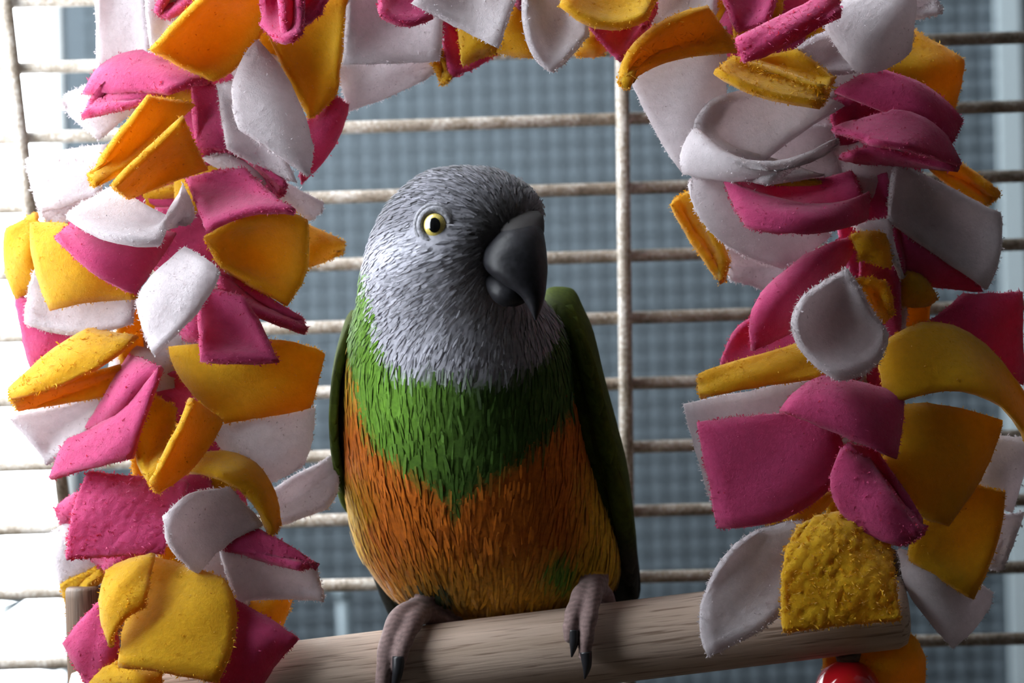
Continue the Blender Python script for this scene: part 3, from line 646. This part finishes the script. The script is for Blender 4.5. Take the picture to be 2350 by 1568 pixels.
def feather_col(q, jit=0.0):
    """colour of the bird, some face shade included, at pixel-space points q (n,3)"""
    x, y, d = q[:, 0], q[:, 1], q[:, 2]
    x = x + RNG.normal(0, 6 + jit, len(x)); y = y + RNG.normal(0, 6 + jit, len(x))
    hood = np.interp(x, [780, 830, 858, 885, 930, 1000, 1100, 1190, 1260, 1300, 1360], [560, 640, 770, 845, 872, 868, 882, 868, 815, 740, 640])
    vee = np.interp(x, [770, 800, 830, 860, 930, 1000, 1030, 1046, 1065, 1150, 1250, 1310, 1350, 1390], [760, 850, 985, 1035, 1092, 1130, 1165, 1205, 1150, 1096, 1025, 960, 880, 800])
    cheek = np.array((.50, .50, .57)); crown = np.array((.17, .17, .20)); lore_shade = np.array((.055, .052, .055))
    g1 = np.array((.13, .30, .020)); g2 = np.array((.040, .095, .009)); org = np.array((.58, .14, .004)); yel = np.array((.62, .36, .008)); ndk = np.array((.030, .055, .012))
    c = np.broadcast_to(cheek, (len(x), 3)).copy()
    t = sstep(560, 470, y + .18 * (x - 1050)); c = mixc(c, crown, t)
    fx = np.exp(-(((x - 1165) / 112) ** 2 + ((y - 540) / 120) ** 2)); c = mixc(c, lore_shade, np.clip(1.35 * fx, 0, 1))  # dark grey face, spread wider to take in part of its shadow
    c = mixc(c, np.array((.22, .215, .24)), sstep(960, 1150, x) * sstep(560, 700, y) * .7)
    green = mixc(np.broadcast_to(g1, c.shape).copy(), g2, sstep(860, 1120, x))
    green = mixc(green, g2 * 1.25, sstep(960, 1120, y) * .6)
    c = mixc(c, green, sstep(-24, 24, y - hood))
    fl = np.clip(sstep(880, 800, x) * sstep(1050, 1180, y) + sstep(1290, 1400, x) * sstep(1020, 1120, y) + sstep(1230, 1380, y) * .55 + sstep(830, 790, x) * sstep(1010, 900, y), 0, 1)
    belly = mixc(np.broadcast_to(org, c.shape).copy(), yel, fl)
    c = mixc(c, belly, sstep(-26, 26, y - vee))
    c = mixc(c, g1 * .8, np.clip(np.exp(-(((x - 1290) / 38) ** 2 + ((y - 1320) / 42) ** 2)) * 1.2, 0, 1))
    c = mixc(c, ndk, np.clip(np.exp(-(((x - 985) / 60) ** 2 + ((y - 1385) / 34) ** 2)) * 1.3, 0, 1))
    c = mixc(c, np.broadcast_to(g2, c.shape), sstep(150, 230, d) * sstep(700, 760, y))
    return c
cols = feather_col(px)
skin = np.array((.30, .205, .195)); fd = np.full(nv, 1e9)
for q in footpts:
    for p in q[2:] if len(q) else q:
        dd = np.linalg.norm(px - p[:3], axis=1) - p[3]; fd = np.minimum(fd, dd)
isfoot = (fd < 7) & (px[:, 1] > 1318)
bandn = .9 + .14 * np.sin(px[:, 1] * .55 + 2 * np.sin(px[:, 0] * .12)) + RNG.normal(0, .06, nv)
cols[isfoot] = skin * bandn[isfoot][:, None]
at = bme.color_attributes.new('Col', 'FLOAT_COLOR', 'POINT'); at.data.foreach_set('color', np.c_[cols, np.ones(nv)].ravel())
bme.vertices.foreach_set('co', (co - PL).ravel()); bme.polygons.foreach_set('use_smooth', [True] * len(bme.polygons)); bme.materials.clear(); bme.materials.append(M_BODY); bme.update()
bo = bpy.data.objects.new('body', bme); COL.objects.link(bo); bo.parent = parrot
bo['label'] = 'feathered body, grey head and scaly pink feet'

# contour feathers over the body
nf = len(bme.polygons); fc = np.empty(nf * 3); bme.polygons.foreach_get('center', fc); fc = fc.reshape(-1, 3) + PL
fn = np.empty(nf * 3); bme.polygons.foreach_get('normal', fn); fn = fn.reshape(-1, 3); fa = np.empty(nf); bme.polygons.foreach_get('area', fa)
fpx = back(fc)
dd = np.full(nf, 1e9)
for q in footpts:
    for p in q[2:]: dd = np.minimum(dd, np.linalg.norm(fpx - p[:3], axis=1) - p[3])
okf = (dd > 16)
headw = np.where(fpx[:, 1] < 860, 2.6, 1.0) * okf
beakzone = (fpx[:, 0] > 1105) & (fpx[:, 1] > 515) & (fpx[:, 1] < 705) & (fpx[:, 2] < -30)
eyezone = (np.hypot(fpx[:, 0] - 998, fpx[:, 1] - 517) < 50) & (fpx[:, 2] < 0)
headw = headw * ~eyezone * np.where(beakzone, .25, 1)
pr = fa * headw; pr /= pr.sum(); NFE = 36000
pick = RNG.choice(nf, NFE, p=pr)
toPx = lambda v: np.stack([v @ Rv, -(v @ Uv), v[..., 1]], -1)
p0 = fpx[pick] + RNG.normal(0, 2.0, (NFE, 3)); n0 = toPx(fn[pick]); n0 /= np.linalg.norm(n0, axis=1)[:, None]
hd = sstep(900, 760, p0[:, 1])
away = p0 - np.array((1195, 560, -300.0)); away /= np.linalg.norm(away, axis=1)[:, None]
down = np.stack([(p0[:, 0] - 1090) * -.0004, np.ones(NFE), np.full(NFE, .15)], 1)
fl = away * hd[:, None] + down * (.25 + .75 * (1 - hd))[:, None] + RNG.normal(0, .12, (NFE, 3))
fl -= n0 * (fl * n0).sum(1)[:, None]; fl /= np.linalg.norm(fl, axis=1)[:, None]
sd = np.cross(n0, fl)
Ln = np.where(hd > .5, RNG.uniform(16, 30, NFE), RNG.uniform(34, 70, NFE)); Wd = np.where(hd > .5, RNG.uniform(1.6, 3.4, NFE), RNG.uniform(2.0, 4.2, NFE))
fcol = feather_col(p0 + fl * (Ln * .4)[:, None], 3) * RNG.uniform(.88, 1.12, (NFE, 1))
crownm = (p0[:, 1] < 470)
fcol *= np.where(crownm, RNG.choice([.45, 1.0, 1.35], NFE), 1.0)[:, None]
Rc = 270.0; VV = []; CC = []
for v, w, dk in ((0, .55, .92), (.45, 1.0, 1.0), (.8, .75, 1.0), (1.0, .18, 1.0)):
    ctr = p0 + fl * (Ln * v)[:, None] + n0 * (.6 + .9 * v - (Ln * v) ** 2 / (2 * Rc))[:, None]
    for s in (-1, 1): VV.append(ctr + sd * (Wd * w * s)[:, None] - n0 * .8); CC.append(fcol * dk)
VV = np.stack(VV, 1); CC = np.stack(CC, 1)          # n, 8, 3
FF = []
for k in range(NFE):
    b = 8 * k
    FF += [(b + 2, b + 3, b + 1, b), (b + 4, b + 5, b + 3, b + 2), (b + 6, b + 7, b + 5, b + 4)]
po = pobj('plumage', PA(VV.reshape(-1, 3)), FF, M_PLUME, bo); po['kind'] = 'stuff'; po['label'] = 'small overlapping contour feathers'
nw = (fn[pick] + RNG.normal(0, .10, (NFE, 3))); nw /= np.linalg.norm(nw, axis=1)[:, None]
po.data.normals_split_custom_set_from_vertices([tuple(v) for v in np.repeat(nw, 8, axis=0)])
at = po.data.color_attributes.new('Col', 'FLOAT_COLOR', 'POINT'); at.data.foreach_set('color', np.c_[CC.reshape(-1, 3), np.ones(NFE * 8)].ravel())

# beak
V, F = loft_geo([(500, 1188, 1232, -212, 25, 30), (512, 1165, 1242, -227, 46, 50), (535, 1136, 1248, -244, 66, 70), (575, 1108, 1254, -262, 78, 80), (615, 1112, 1257, -280, 74, 70),
                 (648, 1148, 1255, -298, 59, 55), (676, 1190, 1252, -314, 40, 40), (702, 1210, 1245, -325, 25, 26), (722, 1221, 1237, -331, 12, 14), (735, 1227, 1231, -334, 3, 4)], 40, 46, .9)
pobj('upper_beak', PA(V), F, M_BEAK, None, 'dark hooked upper beak')
V, F = loft_geo([(615, 1112, 1195, -212, 42, 40), (640, 1112, 1208, -250, 49, 50), (665, 1118, 1213, -272, 49, 50), (684, 1128, 1211, -282, 40, 40), (696, 1140, 1203, -285, 28, 30), (704, 1155, 1185, -285, 13, 16)], 36, 30, .95)
pobj('lower_beak', PA(V), F, M_BEAK, None, 'dark grey lower beak')
V, F = loft_geo([(484, 1178, 1236, -192, 25, 30), (496, 1152, 1246, -210, 44, 40), (512, 1135, 1249, -224, 57, 50), (530, 1132, 1249, -237, 64, 50), (544, 1150, 1245, -244, 64, 50), (552, 1180, 1238, -248, 51, 40)], 36, 24)
pobj('cere', PA(V), F, M_CERE)
# eye: placed on the head's surface
dg = bpy.context.evaluated_depsgraph_get(); bvh = BVHTree.FromPolygons([Vector(v) for v in co], [tuple(p.vertices) for p in bme.polygons])
ex, ey = 998, 517
o_ = Vector(P(ex, ey, -900)); dr = (Vector(P(ex, ey, 900)) - o_).normalized()
hit, nrm, _, _ = bvh.ray_cast(o_, dr)
hp = back(np.array(hit)); en = np.array((-.10, -.02, -1.0)); en /= np.linalg.norm(en)
ec = hp - en * 22
def cap_geo(c, ax, r, ang, n=32, m=10, sx=1.0, hole=0.0):
    ax = ax / np.linalg.norm(ax); s = np.cross(ax, (0, 1.0, 0)); s /= np.linalg.norm(s); u = np.cross(s, ax); V = []; F = []
    for i in range(m + 1):
        a = hole + (ang - hole) * i / m
        for j in range(n):
            t = 2 * math.pi * j / n; V.append(c + r * (math.cos(a) * ax + math.sin(a) * (sx * math.cos(t) * s + math.sin(t) * u)))
    for i in range(m):
        for j in range(n): F.append((i * n + j, i * n + (j + 1) % n, (i + 1) * n + (j + 1) % n, (i + 1) * n + j))
    return np.array(V), F
V, F = cap_geo(ec, en, 36, math.pi * .98); eye = pobj('eye', PA(V), F, M_EYE, None, 'round yellow eye')
V, F = cap_geo(ec, en, 37.2, .82, sx=.94, hole=.36); pobj('iris', PA(V), F, M_IRIS, eye)
V, F = cap_geo(ec, en, 38.6, .47, sx=.80); pobj('pupil', PA(V), F, M_PUPIL, eye)
tor = []
for j in range(41):
    t = 2 * math.pi * j / 40; s_ = np.cross(en, (0, 1.0, 0)); s_ /= np.linalg.norm(s_); u_ = np.cross(s_, en)
    tor.append(ec + en * 20 + 35 * math.cos(t) * s_ * .98 + 36 * math.sin(t) * u_)
V, F = tube_geo(PA(np.array(tor)), 8.5 * S, 10); pobj('eye_ring', V, F, M_LID)
tor2 = [ec + (np.array(p) - ec) * np.array((1.28, 1.28, 1)) + en * -7 for p in tor]
V, F = tube_geo(PA(np.array(tor2)), 6.5 * S, 8); pobj('eye_ring', V, F, M_LID)
# claws
for ch in ([(884, 1605, -95, 15), (892, 1640, -85, 10), (898, 1668, -60, 3)], [(915, 1508, -116, 15), (912, 1545, -122, 12), (905, 1580, -108, 7), (900, 1604, -90, 2)],
           [(1316, 1446, -116, 13), (1317, 1478, -118, 10), (1312, 1508, -106, 2)], [(1344, 1496, -118, 14), (1347, 1530, -116, 10), (1342, 1558, -100, 2)],
           [(1065, 1510, 110, 13), (1064, 1550, 104, 9), (1060, 1575, 90, 2)], [(912, 1530, 112, 12), (912, 1565, 104, 8), (912, 1590, 90, 2)],
           [(1405, 1480, 110, 12), (1404, 1515, 102, 8), (1402, 1540, 88, 2)], [(1304, 1480, 112, 12), (1304, 1515, 104, 8), (1304, 1540, 88, 2)]):
    q = spline(ch, 14); V, F = tube_geo(PA(q[:, :3]), q[:, 3] * S, 12); pobj('claw', V, F, M_CLAW)

# wings: a shell with overlapping long feathers
def paint(o, cf):
    me = o.data; n = len(me.vertices); c = np.empty(n * 3); me.vertices.foreach_get('co', c); q = back(c.reshape(-1, 3) + PL)
    a = me.color_attributes.new('Col', 'FLOAT_COLOR', 'POINT'); a.data.foreach_set('color', np.c_[cf(q), np.ones(n)].ravel())
def wcol(dark):
    def f(q):
        g = np.array((.042, .060, .007)); b = np.array((.030, .029, .024)); h = np.array((.085, .115, .009))
        n = len(q); t = np.clip(RNG.normal(.3, .2, n), 0, 1) * .6
        c = mixc(np.broadcast_to(g, (n, 3)).copy(), h, t); return mixc(c, b, sstep(1180, 1300, q[:, 1])) * dark
    return f
wr = [(658, 1272, 1292, 110, 12, 20), (662, 1258, 1312, 108, 40, 50), (674, 1250, 1324, 100, 75, 80), (700, 1250, 1336, 88, 120, 115), (760, 1266, 1362, 80, 160, 150), (860, 1300, 1386, 80, 180, 160), (960, 1318, 1413, 85, 180, 160), (1060, 1334, 1438, 100, 165, 150),
      (1150, 1366, 1451, 125, 130, 130), (1240, 1404, 1461, 150, 95, 110), (1320, 1430, 1465, 180, 60, 80), (1375, 1448, 1464, 200, 25, 40)]
V, F = loft_geo(wr, 40, 50); wing = pobj('wing', PA(V), F, M_WING, None, 'folded dark green wing'); paint(wing, wcol(1.0))
wl_ = [(712, 806, 826, 90, 40, 60), (740, 790, 830, 85, 100, 110), (830, 766, 800, 95, 120, 150), (920, 757, 784, 105, 125, 150), (1000, 757, 782, 112, 125, 150), (1080, 768, 792, 122, 110, 130), (1140, 785, 806, 135, 80, 100), (1180, 797, 806, 150, 30, 50)]
V, F = loft_geo(wl_, 40, 50); wing2 = pobj('wing', PA(V), F, M_WING, None, 'folded green wing edge'); paint(wing2, wcol(1.0))
def long_feather(a, b, w, d0, d1, nrm, parent, cf, bend=0):
    a = np.array((a[0], a[1], d0), float); b = np.array((b[0], b[1], d1), float); t = b - a; L = np.linalg.norm(t); t /= L
    n = np.array(nrm, float); n -= t * n.dot(t); n /= np.linalg.norm(n); s = np.cross(n, t); V = []; F = []; m = 9
    for i in range(m + 1):
        v = i / m; ww = w * (.55 + .45 * math.sin(min(v * 2.4, math.pi / 2))) * (1 if v < .7 else math.sqrt(max(.02, 1 - ((v - .7) / .3) ** 2)))
        c = a + t * L * v + n * (bend * 4 * v * (1 - v))
        for q_, h in ((-1, -w * .12), (-.5, 0), (0, w * .07), (.5, 0), (1, -w * .12)): V.append(c + s * ww * q_ + n * h)
        for q_, h in ((-1, -w * .12), (1, -w * .12)): V.append(c + s * ww * q_ + n * (h - 3))
    for i in range(m):
        k = 7 * i
        for j in range(4): F.append((k + j, k + j + 1, k + j + 8, k + j + 7))
        F += [(k + 4, k + 6, k + 13, k + 11), (k + 6, k + 5, k + 12, k + 13), (k + 5, k, k + 7, k + 12)]
    F += [(0, 5, 6, 4, 3, 2, 1), (7 * m, 7 * m + 1, 7 * m + 2, 7 * m + 3, 7 * m + 4, 7 * m + 6, 7 * m + 5)]
    o = pobj('wing_feather', PA(np.array(V)), F, M_WING, parent); paint(o, cf); return o
def lerp_sl(sl, y):
    sl = np.array(sl, float); return [np.interp(y, sl[:, 0], sl[:, k]) for k in range(1, 6)]
for i in range(18):
    y = 700 + i * 28; xl, xr, dc, f, b = lerp_sl(wr, y); y2 = min(y + 170, 1372); xl2, xr2, dc2, f2, b2 = lerp_sl(wr, y2)
    for fr in (.28, .62):
        th = fr; x = xl + (xr - xl) * th; x2 = xl2 + (xr2 - xl2) * th
        dd0 = dc - f * math.sqrt(max(0, 1 - (2 * th - 1) ** 2)); dd1 = dc2 - f2 * math.sqrt(max(0, 1 - (2 * th - 1) ** 2))
        k = random.uniform(.7, 1.25)
        long_feather((x, y), (x2, y2), max(9, (xr - xl) * .22), dd0 - 4, dd1 - 10, (th - .4, -.1, -1), wing, wcol(k), 6)
for i in range(12):
    y = 745 + i * 30; xl, xr, dc, f, b = lerp_sl(wl_, y); y2 = min(y + 120, 1176); xl2, xr2, dc2, f2, b2 = lerp_sl(wl_, y2)
    long_feather(((xl + xr) / 2 - 6, y), ((xl2 + xr2) / 2 - 6, y2), 12, dc - f - 4, dc2 - f2 - 8, (-.6, -.1, -1), wing2, wcol(random.uniform(.7, 1.3)), 5)
dk = lambda q: np.broadcast_to(np.array((.028, .030, .028)), (len(q), 3))
for (a, b, w) in (((1436, 1180), (1459, 1392), 13), ((1446, 1200), (1466, 1374), 9), ((1428, 1240), (1438, 1420), 14), ((1422, 1250), (1420, 1440), 16)):
    long_feather(a, b, w, 150, 215, (.3, 0, -1), wing, dk, 4)
for (a, b, w) in (((850, 1290), (915, 1440), 12), ((862, 1290), (935, 1450), 14)):
    long_feather(a, b, w, 250, 250, (-.3, 0, -1), wing2, dk, 0)
V, F = loft_geo([(1280, 1090, 1260, 290, 40, 40), (1500, 1060, 1290, 340, 24, 24), (1750, 1080, 1270, 380, 18, 18), (1820, 1120, 1230, 392, 10, 10)], 24, 16)
tail = pobj('tail', PA(V), F, M_WING, None, 'short dark green tail'); paint(tail, wcol(.8))
